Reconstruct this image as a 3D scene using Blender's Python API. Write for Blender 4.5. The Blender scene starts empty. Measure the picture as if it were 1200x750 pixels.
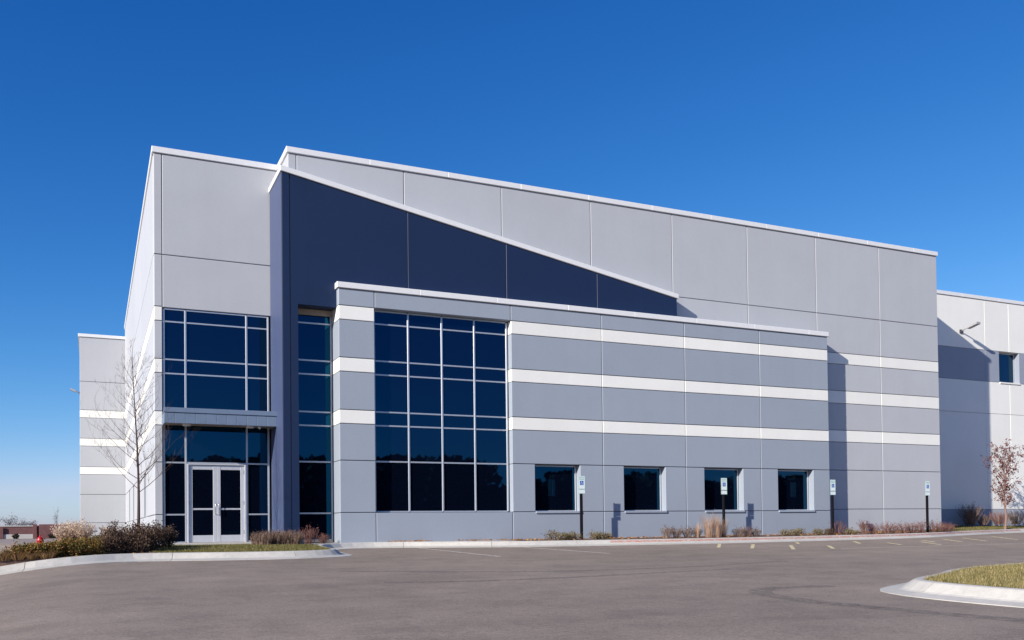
import bpy, bmesh, math, random
from mathutils import Vector, Matrix
from mathutils.geometry import tessellate_polygon
from mathutils.bvhtree import BVHTree
random.seed(7)
R = math.radians
scene = bpy.context.scene
col = scene.collection

# ------------------------------------------------------------------ camera
EYE = 0.45
cam_d = bpy.data.cameras.new('camera')
cam_d.sensor_width = 36.0
cam_d.lens = 1064.95 * 36.0 / 1200.0
cam_d.shift_y = (596.52 - 375.0) / 1200.0
cam_d.clip_start = 0.1
cam_d.clip_end = 9000
cam = bpy.data.objects.new('camera', cam_d)
col.objects.link(cam)
pit, rol, yaw = R(1.10942), R(0.66720), R(24.76271)
m1 = Matrix(((math.cos(yaw), -math.sin(yaw), 0), (0, 0, 1), (math.sin(yaw), math.cos(yaw), 0)))
m2 = Matrix(((1, 0, 0), (0, math.cos(pit), -math.sin(pit)), (0, math.sin(pit), math.cos(pit))))
m3 = Matrix(((math.cos(rol), -math.sin(rol), 0), (math.sin(rol), math.cos(rol), 0), (0, 0, 1)))
rm = m3 @ m2 @ m1
rot = Matrix((rm[0], rm[1], -rm[2])).transposed()
cam.matrix_world = Matrix.Translation((0, 0, EYE)) @ rot.to_4x4()
scene.camera = cam

# ------------------------------------------------------------------ sky, sun, exposure
SUN = Vector((2.32, 1.0, -1.13)).normalized()          # the way the light travels
elev = math.asin(-SUN.z)
world = bpy.data.worlds.new('World')
scene.world = world
world.use_nodes = True
wn = world.node_tree
bg = wn.nodes['Background']
sky = wn.nodes.new('ShaderNodeTexSky')
sky.sky_type = 'NISHITA'
sky.sun_disc = False
sky.sun_elevation = elev
sky.sun_rotation = math.atan2(-SUN.x, -SUN.y)
sky.altitude = 0
sky.air_density = 0.7
sky.dust_density = 0.5
sky.ozone_density = 3.0
# a polarised clear sky: one response curve per channel, the same all over the sky
sep = wn.nodes.new('ShaderNodeSeparateColor')
comb = wn.nodes.new('ShaderNodeCombineColor')
wn.links.new(sky.outputs[0], sep.inputs[0])
for ch, (pw, gain, top) in enumerate(((2.15, 0.268, 3.75), (1.24, 0.69, 4.75), (0.80, 1.60, 7.4))):
    prev = sep.outputs[ch]
    for op, val in (('POWER', pw), ('MULTIPLY', gain), ('MINIMUM', top)):
        nd = wn.nodes.new('ShaderNodeMath'); nd.operation = op
        wn.links.new(prev, nd.inputs[0]); nd.inputs[1].default_value = val
        prev = nd.outputs[0]
    wn.links.new(prev, comb.inputs[ch])
wn.links.new(comb.outputs[0], bg.inputs[0])
bg.inputs[1].default_value = 0.10
sun_d = bpy.data.lights.new('sun', 'SUN')
sun_d.energy = 5.0
sun_d.angle = R(0.53)
sun_d.color = (1.0, 0.935, 0.84)
sun = bpy.data.objects.new('sun', sun_d)
col.objects.link(sun)
sun.rotation_euler = SUN.to_track_quat('-Z', 'Y').to_euler()
sun.location = (-40, -20, 30)
scene.view_settings.view_transform = 'Standard'
scene.view_settings.look = 'None'
scene.view_settings.gamma = 1
scene.view_settings.exposure = 0.43
scene.view_settings.use_curve_mapping = False

# ------------------------------------------------------------------ materials
def new_mat(name):
    m = bpy.data.materials.new(name)
    m.use_nodes = True
    nt = m.node_tree
    return m, nt, nt.nodes['Principled BSDF']

def noise(nt, scale, detail=4, rough=0.55, coord='pos', stretch=None):
    n = nt.nodes.new('ShaderNodeTexNoise')
    n.inputs['Scale'].default_value = scale
    n.inputs['Detail'].default_value = detail
    n.inputs['Roughness'].default_value = rough
    if coord == 'pos':
        g = nt.nodes.new('ShaderNodeNewGeometry'); src = g.outputs['Position']
    else:
        g = nt.nodes.new('ShaderNodeTexCoord'); src = g.outputs['Object']
    if stretch:
        mp = nt.nodes.new('ShaderNodeMapping')
        mp.inputs['Scale'].default_value = stretch
        nt.links.new(src, mp.inputs[0]); src = mp.outputs[0]
    nt.links.new(src, n.inputs['Vector'])
    return n.outputs['Fac']

def ramp(nt, fac, stops):
    r = nt.nodes.new('ShaderNodeValToRGB')
    el = r.color_ramp.elements
    while len(el) < len(stops):
        el.new(0.5)
    for e, (p, c) in zip(el, stops):
        e.position = p
        e.color = (*c, 1) if len(c) == 3 else c
    nt.links.new(fac, r.inputs[0])
    return r.outputs[0]

def mul(nt, a, b, fac=1.0, mode='MULTIPLY'):
    x = nt.nodes.new('ShaderNodeMix'); x.data_type = 'RGBA'; x.blend_type = mode
    if isinstance(fac, (int, float)):
        x.inputs[0].default_value = fac
    else:
        nt.links.new(fac, x.inputs[0])
    for s, v in ((6, a), (7, b)):
        if isinstance(v, tuple):
            x.inputs[s].default_value = (*v, 1)
        else:
            nt.links.new(v, x.inputs[s])
    return x.outputs[2]

def bump(nt, p, h, strength, dist=0.01):
    b = nt.nodes.new('ShaderNodeBump')
    b.inputs['Strength'].default_value = strength
    b.inputs['Distance'].default_value = dist
    nt.links.new(h, b.inputs['Height'])
    nt.links.new(b.outputs[0], p.inputs['Normal'])

def g3(v): return (v, v, v)

def paint(name, c, rough=0.55, var=0.05):
    """painted precast: slow mottling, faint vertical runs, a slightly different batch per piece"""
    m, nt, p = new_mat(name)
    a = ramp(nt, noise(nt, 0.7, 5), [(0.3, g3(1 - var)), (0.7, g3(1 + var * .3))])
    s = ramp(nt, noise(nt, 1.0, 4, 0.6, stretch=(2.2, 2.2, 0.10)), [(0.35, g3(1 - var * .5)), (0.62, g3(1.0))])
    f = ramp(nt, noise(nt, 14.0, 3), [(0.3, g3(0.975)), (0.7, g3(1.01))])
    oi = nt.nodes.new('ShaderNodeObjectInfo')
    o = ramp(nt, oi.outputs['Random'], [(0.0, g3(0.965)), (1.0, g3(1.015))])
    k = mul(nt, mul(nt, mul(nt, a, s), f), o)
    nt.links.new(mul(nt, k, c), p.inputs['Base Color'])
    p.inputs['Roughness'].default_value = rough
    p.inputs['Specular IOR Level'].default_value = 0.3
    bump(nt, p, noise(nt, 60.0, 3), 0.25, 0.004)
    return m

def plain(name, c, rough=0.5, metal=0.0, var=0.06, scale=6.0):
    m, nt, p = new_mat(name)
    k = ramp(nt, noise(nt, scale, 4), [(0.3, g3(1 - var)), (0.7, g3(1 + var * .4))])
    nt.links.new(mul(nt, k, c), p.inputs['Base Color'])
    p.inputs['Roughness'].default_value = rough
    p.inputs['Metallic'].default_value = metal
    return m

def leafy(name, stops, rough=0.6, trans=0.25):
    """one colour per leaf, from the random value of each mesh island"""
    m, nt, p = new_mat(name)
    g = nt.nodes.new('ShaderNodeNewGeometry')
    c = ramp(nt, g.outputs['Random Per Island'], stops)
    nt.links.new(c, p.inputs['Base Color'])
    p.inputs['Roughness'].default_value = rough
    p.inputs['Specular IOR Level'].default_value = 0.25
    t = nt.nodes.new('ShaderNodeBsdfTranslucent')
    nt.links.new(c, t.inputs[0])
    mx = nt.nodes.new('ShaderNodeMixShader')
    mx.inputs[0].default_value = trans
    nt.links.new(p.outputs[0], mx.inputs[1]); nt.links.new(t.outputs[0], mx.inputs[2])
    nt.links.new(mx.outputs[0], nt.nodes['Material Output'].inputs[0])
    return m

M = {}
M['light'] = paint('paint_light_grey', (0.468, 0.482, 0.510), var=0.035)
M['mid'] = paint('paint_mid_grey', (0.315, 0.355, 0.418), var=0.035)
M['white'] = paint('paint_white', (0.84, 0.83, 0.785), var=0.035)
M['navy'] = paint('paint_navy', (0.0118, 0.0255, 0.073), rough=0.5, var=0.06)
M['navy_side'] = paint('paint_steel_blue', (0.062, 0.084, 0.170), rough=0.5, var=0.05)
M['slate'] = paint('paint_slate_blue', (0.30, 0.33, 0.40))
M['base_grey'] = paint('paint_base_grey', (0.36, 0.39, 0.45))
M['joint'] = plain('joint_sealant_grey', (0.10, 0.105, 0.12), 0.8)
M['cap'] = plain('cap_metal_white', (0.75, 0.75, 0.75), 0.4, 0.0, 0.04)
M['alu'] = plain('anodised_aluminium', (0.52, 0.55, 0.60), 0.38, 0.55, 0.05)
M['alu_door'] = plain('door_aluminium', (0.60, 0.61, 0.65), 0.42, 0.35, 0.05)
M['steel'] = plain('bright_steel', (0.75, 0.75, 0.75), 0.25, 0.9)
M['canopy'] = plain('canopy_metal', (0.15, 0.205, 0.30), 0.45, 0.0, 0.08, 2.0)
M['soffit'] = plain('soffit_beige', (0.30, 0.25, 0.21), 0.6)
M['roof'] = plain('roof_membrane', (0.55, 0.55, 0.55), 0.8)
M['black'] = plain('black_post', (0.006, 0.006, 0.009), 0.75)
M['black'].node_tree.nodes['Principled BSDF'].inputs['Specular IOR Level'].default_value = 0.08
M['signwhite'] = plain('sign_white', (0.72, 0.80, 0.80), 0.4, var=0.03)
M['signblue'] = plain('sign_blue', (0.01, 0.09, 0.42), 0.4)
M['signgreen'] = plain('sign_green', (0.02, 0.28, 0.20), 0.4)
M['red'] = plain('hydrant_red', (0.50, 0.012, 0.018), 0.35, var=0.15)
M['bronze'] = plain('fixture_grey', (0.40, 0.40, 0.41), 0.45, 0.2)
M['dark'] = plain('fixture_dark', (0.05, 0.05, 0.055), 0.5)
M['boulder'] = plain('pale_boulder', (0.60, 0.52, 0.45), 0.9, var=0.3, scale=9)

def make_glass():
    m, nt, p = new_mat('tinted_glass')
    p.inputs['Base Color'].default_value = (0.0015, 0.003, 0.009, 1)
    p.inputs['Roughness'].default_value = 0.015
    p.inputs['IOR'].default_value = 1.78
    p.inputs['Specular Tint'].default_value = (0.04, 0.50, 1.0, 1)
    bump(nt, p, noise(nt, 0.9, 2), 0.10, 0.010)
    return m
M['glass'] = make_glass()

def make_asphalt(name, dark=1.0):
    m, nt, p = new_mat(name)
    big = ramp(nt, noise(nt, 0.16, 6, 0.6), [(0.30, (0.228, 0.184, 0.150)), (0.55, (0.268, 0.216, 0.175)), (0.75, (0.308, 0.250, 0.202))])
    strk = ramp(nt, noise(nt, 0.5, 5, 0.65, stretch=(0.25, 1.6, 1)), [(0.34, g3(0.90)), (0.6, g3(1.02))])
    fine = ramp(nt, noise(nt, 45.0, 3, 0.7), [(0.28, g3(0.62)), (0.5, g3(1.0)), (0.74, g3(1.42))])
    agg = ramp(nt, noise(nt, 190.0, 2, 0.7), [(0.3, g3(0.8)), (0.7, g3(1.2))])
    mid = ramp(nt, noise(nt, 13.0, 4, 0.7), [(0.30, g3(0.84)), (0.5, g3(1.0)), (0.72, g3(1.14))])
    patch = ramp(nt, noise(nt, 1.3, 5, 0.7), [(0.36, g3(0.86)), (0.5, g3(1.0)), (0.70, g3(1.10))])
    c = mul(nt, mul(nt, mul(nt, mul(nt, mul(nt, big, strk), fine), agg), patch), mid)
    # hairline cracks
    v = nt.nodes.new('ShaderNodeTexVoronoi'); v.feature = 'DISTANCE_TO_EDGE'
    v.inputs['Scale'].default_value = 0.16
    g = nt.nodes.new('ShaderNodeNewGeometry')
    wob = nt.nodes.new('ShaderNodeTexNoise'); wob.inputs['Scale'].default_value = 0.8; wob.inputs['Detail'].default_value = 6
    nt.links.new(g.outputs['Position'], wob.inputs['Vector'])
    va = nt.nodes.new('ShaderNodeVectorMath'); va.operation = 'MULTIPLY_ADD'
    va.inputs[1].default_value = (1.6, 1.6, 0)
    nt.links.new(wob.outputs['Color'], va.inputs[0]); nt.links.new(g.outputs['Position'], va.inputs[2])
    nt.links.new(va.outputs[0], v.inputs['Vector'])
    crack = ramp(nt, v.outputs['Distance'], [(0.0, g3(0.72)), (0.0035, g3(1.0))])
    c = mul(nt, c, crack, 0.3)
    nt.links.new(mul(nt, c, g3(dark)), p.inputs['Base Color'])
    p.inputs['Roughness'].default_value = 0.85
    p.inputs['Specular IOR Level'].default_value = 0.25
    bump(nt, p, noise(nt, 120.0, 3, 0.7), 0.5, 0.006)
    return m
M['asphalt'] = make_asphalt('asphalt')
M['drive'] = make_asphalt('drive_asphalt', 1.25)

def make_concrete(name, c):
    m, nt, p = new_mat(name)
    a = ramp(nt, noise(nt, 1.1, 6, 0.65), [(0.3, g3(0.86)), (0.65, g3(1.03))])
    d = ramp(nt, noise(nt, 9.0, 5, 0.7), [(0.3, g3(0.86)), (0.55, g3(1.0)), (0.8, g3(1.05))])
    oi = nt.nodes.new('ShaderNodeObjectInfo')
    o = ramp(nt, oi.outputs['Random'], [(0.0, g3(0.9)), (1.0, g3(1.03))])
    nt.links.new(mul(nt, mul(nt, mul(nt, a, d), o), c), p.inputs['Base Color'])
    p.inputs['Roughness'].default_value = 0.85
    bump(nt, p, noise(nt, 70.0, 4), 0.3, 0.005)
    return m
M['kerb'] = make_concrete('kerb_concrete', (0.53, 0.505, 0.46))
M['walk'] = make_concrete('walk_concrete', (0.46, 0.435, 0.40))

def worn(name, c, lo=0.42, hi=0.56, top=1.0):
    """thin worn coat: gaps of the surface below show through"""
    m, nt, p = new_mat(name)
    p.inputs['Base Color'].default_value = (*c, 1)
    p.inputs['Roughness'].default_value = 0.75
    f = ramp(nt, noise(nt, 9.0, 6, 0.75), [(lo, g3(0.0)), (hi, g3(top))])
    t = nt.nodes.new('ShaderNodeBsdfTransparent')
    mx = nt.nodes.new('ShaderNodeMixShader')
    nt.links.new(f, mx.inputs[0])
    nt.links.new(t.outputs[0], mx.inputs[1]); nt.links.new(p.outputs[0], mx.inputs[2])
    nt.links.new(mx.outputs[0], nt.nodes['Material Output'].inputs[0])
    return m
M['stripe_white'] = worn('worn_white_line', (0.78, 0.70, 0.62), 0.30, 0.55, 0.9)
M['stripe_yellow'] = worn('worn_yellow_line', (0.74, 0.63, 0.36), 0.30, 0.52, 0.95)
M['kerb_red'] = worn('worn_red_kerb_paint', (0.62, 0.22, 0.16), 0.38, 0.66, 0.85)
M['tyre'] = worn('tyre_rubber_mark', (0.07, 0.062, 0.062), 0.38, 0.80, 0.55)
M['crackfill'] = worn('pale_scrape', (0.36, 0.33, 0.32), 0.45, 0.70, 0.8)

def soil(name, stops, sc=3.0):
    m, nt, p = new_mat(name)
    a = ramp(nt, noise(nt, sc, 8, 0.75), stops)
    b = ramp(nt, noise(nt, 40.0, 4, 0.7), [(0.3, g3(0.6)), (0.7, g3(1.25))])
    nt.links.new(mul(nt, a, b), p.inputs['Base Color'])
    p.inputs['Roughness'].default_value = 0.95
    bump(nt, p, noise(nt, 30.0, 5, 0.7), 0.9, 0.03)
    return m
M['mulch'] = soil('mulch', [(0.3, (0.06, 0.035, 0.028)), (0.5, (0.13, 0.075, 0.058)), (0.7, (0.24, 0.15, 0.11))])
M['lawn'] = soil('lawn_soil', [(0.3, (0.13, 0.11, 0.04)), (0.5, (0.22, 0.18, 0.07)), (0.7, (0.34, 0.26, 0.13))])
M['field'] = soil('dry_field', [(0.3, (0.16, 0.115, 0.06)), (0.5, (0.24, 0.17, 0.09)), (0.7, (0.33, 0.25, 0.15))], 0.4)
M['bark'] = plain('bark_brown', (0.085, 0.05, 0.042), 0.9, var=0.3, scale=25)
M['bark_pale'] = plain('bark_pinkish', (0.26, 0.16, 0.135), 0.9, var=0.25, scale=25)
M['twig'] = leafy('twig_brown', [(0.0, (0.12, 0.07, 0.055)), (0.5, (0.22, 0.145, 0.11)), (1.0, (0.32, 0.23, 0.18))], trans=0.0)
M['twig_red'] = leafy('twig_red', [(0.0, (0.12, 0.045, 0.042)), (0.5, (0.21, 0.10, 0.085)), (1.0, (0.31, 0.20, 0.16))], trans=0.0)
M['leaf_olive'] = leafy('leaf_olive', [(0.0, (0.05, 0.055, 0.010)), (0.35, (0.13, 0.12, 0.022)), (0.6, (0.23, 0.14, 0.032)), (0.85, (0.30, 0.12, 0.034)), (1.0, (0.38, 0.25, 0.10))])
M['leaf_dark'] = leafy('leaf_purple_brown', [(0.0, (0.034, 0.020, 0.014)), (0.45, (0.092, 0.054, 0.036)), (0.8, (0.17, 0.105, 0.068)), (1.0, (0.29, 0.20, 0.13))])
M['leaf_red'] = leafy('leaf_dark_red', [(0.0, (0.075, 0.018, 0.020)), (0.5, (0.16, 0.042, 0.040)), (1.0, (0.27, 0.10, 0.08))])
M['leaf_maroon'] = leafy('leaf_maroon', [(0.0, (0.07, 0.022, 0.024)), (0.5, (0.15, 0.05, 0.048)), (1.0, (0.26, 0.13, 0.10))])
M['blade_green'] = leafy('grass_blade_olive', [(0.0, (0.075, 0.09, 0.022)), (0.45, (0.15, 0.145, 0.042)), (0.8, (0.25, 0.20, 0.075)), (1.0, (0.36, 0.28, 0.13))])
M['leaf_tan'] = leafy('leaf_tan_green', [(0.0, (0.09, 0.085, 0.03)), (0.5, (0.22, 0.17, 0.08)), (1.0, (0.36, 0.28, 0.16))])
M['tuft'] = leafy('rusty_tuft', [(0.0, (0.17, 0.10, 0.04)), (0.5, (0.32, 0.19, 0.085)), (1.0, (0.46, 0.31, 0.16))])
M['reed'] = leafy('dry_reed', [(0.0, (0.34, 0.20, 0.13)), (0.5, (0.50, 0.33, 0.23)), (1.0, (0.62, 0.46, 0.34))])
M['plume'] = leafy('pale_plume', [(0.0, (0.50, 0.38, 0.27)), (0.5, (0.66, 0.52, 0.40)), (1.0, (0.78, 0.66, 0.54))])
M['litter'] = leafy('fallen_leaf', [(0.0, (0.28, 0.10, 0.03)), (0.4, (0.45, 0.20, 0.05)), (0.7, (0.50, 0.30, 0.10)), (1.0, (0.22, 0.12, 0.07))])
M['blade'] = leafy('grass_blade', [(0.0, (0.12, 0.125, 0.03)), (0.45, (0.25, 0.215, 0.075)), (0.75, (0.40, 0.31, 0.14)), (1.0, (0.55, 0.42, 0.23))])
M['wood_far'] = leafy('distant_tree_brown', [(0.0, (0.025, 0.024, 0.016)), (1.0, (0.065, 0.052, 0.035))], trans=0.0)
M['far_tree'] = plain('far_tree_grey', (0.14, 0.13, 0.14), 0.9)
M['brick'] = plain('far_brick', (0.165, 0.075, 0.075), 0.9, var=0.2, scale=1.2)
M['stone'] = plain('far_pale_stone', (0.50, 0.48, 0.46), 0.9)

# ------------------------------------------------------------------ mesh helpers
class MB:
    def __init__(s): s.v = []; s.f = []
    def add(s, vs, fs):
        o = len(s.v); s.v += [tuple(v) for v in vs]; s.f += [tuple(i + o for i in f) for f in fs]
        return s
    def box(s, x0, x1, y0, y1, z0, z1):
        return s.add([(x0, y0, z0), (x1, y0, z0), (x1, y1, z0), (x0, y1, z0), (x0, y0, z1), (x1, y0, z1), (x1, y1, z1), (x0, y1, z1)],
                     [(0, 3, 2, 1), (4, 5, 6, 7), (0, 1, 5, 4), (1, 2, 6, 5), (2, 3, 7, 6), (3, 0, 4, 7)])
    def bbox(s, x0, x1, y0, y1, z0, z1, b=0.01):
        """box with all twelve edges chamfered"""
        bm = bmesh.new()
        bmesh.ops.create_cube(bm, size=1)
        for v in bm.verts:
            v.co = Vector(((x0 + x1) / 2 + v.co.x * (x1 - x0), (y0 + y1) / 2 + v.co.y * (y1 - y0), (z0 + z1) / 2 + v.co.z * (z1 - z0)))
        bmesh.ops.bevel(bm, geom=bm.edges[:], offset=b, segments=1, affect='EDGES')
        bm.verts.index_update()
        s.add([v.co[:] for v in bm.verts], [[v.index for v in f.verts] for f in bm.faces])
        bm.free()
        return s
    def tube(s, pts, rad, n=6, cap=True):
        pts = [Vector(p) for p in pts]
        if not hasattr(rad, '__len__'): rad = [rad] * len(pts)
        rings = []
        up = Vector((0.13, 0.31, 1)).normalized()
        for i, p in enumerate(pts):
            t = (pts[min(i + 1, len(pts) - 1)] - pts[max(i - 1, 0)]).normalized()
            a = t.cross(up)
            if a.length < 1e-3: a = t.cross(Vector((1, 0, 0)))
            a.normalize(); b = t.cross(a)
            rings.append([p + (a * math.cos(2 * math.pi * k / n) + b * math.sin(2 * math.pi * k / n)) * rad[i] for k in range(n)])
        vs = [q for r in rings for q in r]
        fs = []
        for i in range(len(pts) - 1):
            for k in range(n):
                fs.append((i * n + k, i * n + (k + 1) % n, (i + 1) * n + (k + 1) % n, (i + 1) * n + k))
        if cap:
            fs.append(tuple(range(n - 1, -1, -1))); fs.append(tuple((len(pts) - 1) * n + k for k in range(n)))
        return s.add(vs, fs)
    def lathe(s, base, prof, n=16):
        vs = []; fs = []
        for (r, z) in prof:
            for k in range(n):
                vs.append((base[0] + r * math.cos(2 * math.pi * k / n), base[1] + r * math.sin(2 * math.pi * k / n), base[2] + z))
        for i in range(len(prof) - 1):
            for k in range(n):
                fs.append((i * n + k, i * n + (k + 1) % n, (i + 1) * n + (k + 1) % n, (i + 1) * n + k))
        fs.append(tuple(range(n - 1, -1, -1))); fs.append(tuple((len(prof) - 1) * n + k for k in range(n)))
        return s.add(vs, fs)
    def leaf(s, p, size, rng, flat=0.0, asp=0.55):
        d = Vector((rng.gauss(0, 1), rng.gauss(0, 1), rng.gauss(0, 1) * (1 - flat))).normalized()
        e = d.cross(Vector((rng.gauss(0, 1), rng.gauss(0, 1), rng.gauss(0, 1)))).normalized()
        p = Vector(p); h = size / 2; n = d.cross(e) * size * 0.12
        return s.add([p - d * h, p + e * h * asp + n, p + d * h, p - e * h * asp + n], [(0, 1, 2), (0, 2, 3)])
    def build(s, name, mat, parent=None, smooth=False, fix=False, base=None):
        me = bpy.data.meshes.new(name)
        off = Vector(base) if base is not None else (root_loc(parent) if parent else Vector())
        me.from_pydata([(v[0] - off.x, v[1] - off.y, v[2] - off.z) for v in s.v], [], s.f)
        if fix:
            bm = bmesh.new(); bm.from_mesh(me)
            bmesh.ops.recalc_face_normals(bm, faces=bm.faces[:])
            bm.to_mesh(me); bm.free()
        if smooth:
            me.polygons.foreach_set('use_smooth', [True] * len(me.polygons))
        me.materials.append(M[mat] if isinstance(mat, str) else mat)
        o = bpy.data.objects.new(name, me)
        col.objects.link(o)
        if parent: o.parent = parent
        elif base is not None: o.location = base
        return o

def root_loc(o):
    l = Vector()
    while o:
        l += Vector(o.location); o = o.parent
    return l

def tag(o, label, cat, group=None):
    o['label'] = label; o['category'] = cat
    if group: o['group'] = group
    return o

def thing(name, loc, label=None, cat=None, group=None):
    o = bpy.data.objects.new(name, None)
    o.empty_display_size = 0.3
    col.objects.link(o); o.location = loc
    if label: tag(o, label, cat, group)
    return o

def copy_tree(o, parent=None):
    c = o.copy(); col.objects.link(c); c.parent = parent
    for ch in list(o.children): copy_tree(ch, c)
    return c

def struct(o): o['kind'] = 'structure'; return o
def stuff(o, label=None, cat=None):
    o['kind'] = 'stuff'
    if label: tag(o, label, cat)
    return o

# ------------------------------------------------------------------ the land
def G(x, y):                                            # asphalt falls gently away from the building, and to the left
    t = max(0.4 - x, 0)
    return -0.25 - 0.016 * (29.5 - y) - (0.038 * t * t if t < 2.5 else 0.2375 + 0.1 * (min(t, 4) - 2.5))

def field_z(x, y):
    d = math.hypot(x, y)
    z = -0.75 if y > 29.5 else max(-2.8, -0.75 - 0.016 * (29.5 - y))
    if y > 29.5: z -= 0.0036 * min(max(0, d - 60), 260)
    return z
mb = MB()
radii = [0.01] + [3 * 1.17 ** i for i in range(48)]
NA = 72
for r in radii:
    for k in range(NA):
        x = r * math.sin(2 * math.pi * k / NA); y = r * math.cos(2 * math.pi * k / NA)
        mb.v.append((x, y, field_z(x, y)))
for i in range(len(radii) - 1):
    for k in range(NA):
        mb.f.append((i * NA + k, (i + 1) * NA + k, (i + 1) * NA + (k + 1) % NA, i * NA + (k + 1) % NA))
struct(mb.build('ground', 'field', fix=False))

def catmull(pts, step=0.3):
    P = [Vector(p) for p in pts]; out = []
    for i in range(len(P) - 1):
        p0, p1, p2, p3 = P[max(i - 1, 0)], P[i], P[i + 1], P[min(i + 2, len(P) - 1)]
        n = max(1, int((p2 - p1).length / step))
        for k in range(n):
            t = k / n
            out.append(0.5 * ((2 * p1) + (p2 - p0) * t + (2 * p0 - 5 * p1 + 4 * p2 - p3) * t * t + (3 * p1 - p0 - 3 * p2 + p3) * t ** 3))
    out.append(P[-1])
    return out

def offset(path, d):
    out = []
    for i, p in enumerate(path):
        t = (path[min(i + 1, len(path) - 1)] - path[max(i - 1, 0)]).normalized()
        out.append(Vector((p.x - t.y * d, p.y + t.x * d)))
    return out

KERB = catmull([(-14, 22.5), (-8, 23.6), (-4.6, 24.1), (-1.98, 24.25), (-1.26, 24.2), (-0.4, 24.3), (0.3, 24.55), (1.0, 24.8), (1.8, 24.75), (3.0, 24.4), (4.6, 24.2),
                (5.9, 24.45), (6.65, 25.2), (6.85, 26.9), (7.05, 28.6), (7.55, 29.95), (8.6, 30.4), (9.8, 30.25), (11.0, 29.75), (12.3, 29.1), (13.9, 28.6),
                (16.4, 28.3), (18.4, 28.05), (21.3, 27.9), (24.7, 28.0), (28.2, 28.3), (31.2, 28.6), (34.8, 29.4), (40.7, 31.5), (46.7, 33.2), (54, 34.6), (64, 35.2)], 0.3)
ISLE = catmull([(40, 14.5), (28, 13.4), (19, 12.6), (15, 12.0), (13.2, 11.45), (12.05, 10.8), (11.1, 10.35), (10.52, 9.9), (10.22, 9.2), (10.14, 8.2), (10.22, 7.2), (10.4, 5), (10.6, 0), (10.7, -12)], 0.3)
KH = 0.19
KW = 0.62

def kerb_sections(path, parent, height):
    prof = [(0, -0.05), (0, 0.010), (0.27, 0.038), (0.31, 0.055), (0.43, height - 0.035), (0.465, height - 0.010), (0.50, height), (KW - 0.02, height), (KW, height - 0.012), (KW, -0.15)]
    lines = [offset(path, w) for w, h in prof]
    seg = []; acc = 0.0; start = 0
    for i in range(1, len(path)):
        acc += (path[i] - path[i - 1]).length
        if acc > 3.0 or i == len(path) - 1:
            seg.append((start, i)); start = i; acc = 0
    n = len(prof)
    for a, b in seg:
        mb = MB()
        for i in range(a, b + 1):
            e = 0.006
            for k, (w, h) in enumerate(prof):
                p = lines[k][i].copy()
                if i == a: p = p.lerp(lines[k][i + 1], e / max(1e-3, (lines[k][i + 1] - p).length))
                if i == b: p = p.lerp(lines[k][i - 1], e / max(1e-3, (lines[k][i - 1] - p).length))
                mb.v.append((p.x, p.y, G(p.x, p.y) + h))
        m = b - a + 1
        for i in range(m - 1):
            for k in range(n - 1):
                mb.f.append((i * n + k, (i + 1) * n + k, (i + 1) * n + k + 1, i * n + k + 1))
        mb.f.append(tuple(range(n))); mb.f.append(tuple((m - 1) * n + k for k in range(n - 1, -1, -1)))
        mb.build('kerb_section', 'kerb', parent, fix=True)

kerb = struct(thing('kerb', (0, 0, 0)))
kerb_sections(KERB, kerb, KH)
isle_kerb = struct(thing('island_kerb', (0, 0, 0)))
kerb_sections(ISLE, isle_kerb, 0.18)

def sheet(name, poly, mat, parent=None):
    tris = tessellate_polygon([[Vector((p[0], p[1], 0)) for p in poly]])
    mb = MB(); mb.v = [tuple(p) for p in poly]
    for t in tris:
        a, b, c = [Vector(poly[i]) for i in t]
        if (b - a).cross(c - a).z < 0: t = (t[0], t[2], t[1])
        mb.f.append(tuple(t))
    o = mb.build(name, mat, parent)
    return o

# asphalt lot
xs = [-60, -40, -25, -15, -8, -5] + [-4 + .3 * k for k in range(16)] + [2] + list(range(4, 78, 4))
ys = list(range(-72, 37, 4))
mb = MB()
for y in ys:
    for x in xs: mb.v.append((x, y, G(x, y)))
for j in range(len(ys) - 1):
    for i in range(len(xs) - 1):
        k = j * len(xs) + i
        mb.f.append((k, k + 1, k + 1 + len(xs), k + len(xs)))
lot = struct(mb.build('parking_lot', 'asphalt', smooth=True))
# drive on the left, beyond the beds
mb = MB()
ys = [24, 28, 34, 42, 52, 65, 90, 130, 200]
for y in ys:
    z = field_z(-8, y) + 0.42
    mb.v += [(-46, y, z), (-3.1 - 0.006 * max(0, y - 40), y, z)]
for i in range(len(ys) - 1): mb.f.append((2 * i, 2 * i + 1, 2 * i + 3, 2 * i + 2))
struct(mb.build('side_drive', 'drive'))

KI = offset(KERB, KW - 0.03)
IP = [p for p in KI]
def zk(p): return G(p.x, p.y) + KH - 0.012
def ipts(i0, i1): return [(p.x, p.y, zk(p)) for p in IP[i0:i1 + 1]]
def nearest(x, y, path=IP): return min(range(len(path)), key=lambda i: (path[i].x - x) ** 2 + (path[i].y - y) ** 2)
iA = nearest(1.3, 25.4); iB = nearest(6.5, 28.8); iC = nearest(13.9, 29.2); iD = nearest(35.2, 30.0)
left_bed = struct(sheet('left_planting_bed', ipts(0, iA) + [(1.5, 28.0, -0.02), (1.5, 33.7, -0.03), (1.95, 34.0, -0.03), (1.95, 64.6, -0.05), (-1.2, 64.6, -0.08), (-2.9, 60, -0.26), (-2.9, 31, -0.30), (-3.6, 28, -0.40), (-8.5, 26.5, -0.50), (-14.3, 25, -0.55)], 'mulch'))
lawn = struct(sheet('entrance_lawn', ipts(iA, iB) + [(6.35, 31.2, -0.055), (1.5, 31.2, -0.045)] + [(1.5, 28.0, -0.02)], 'lawn'))
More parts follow.
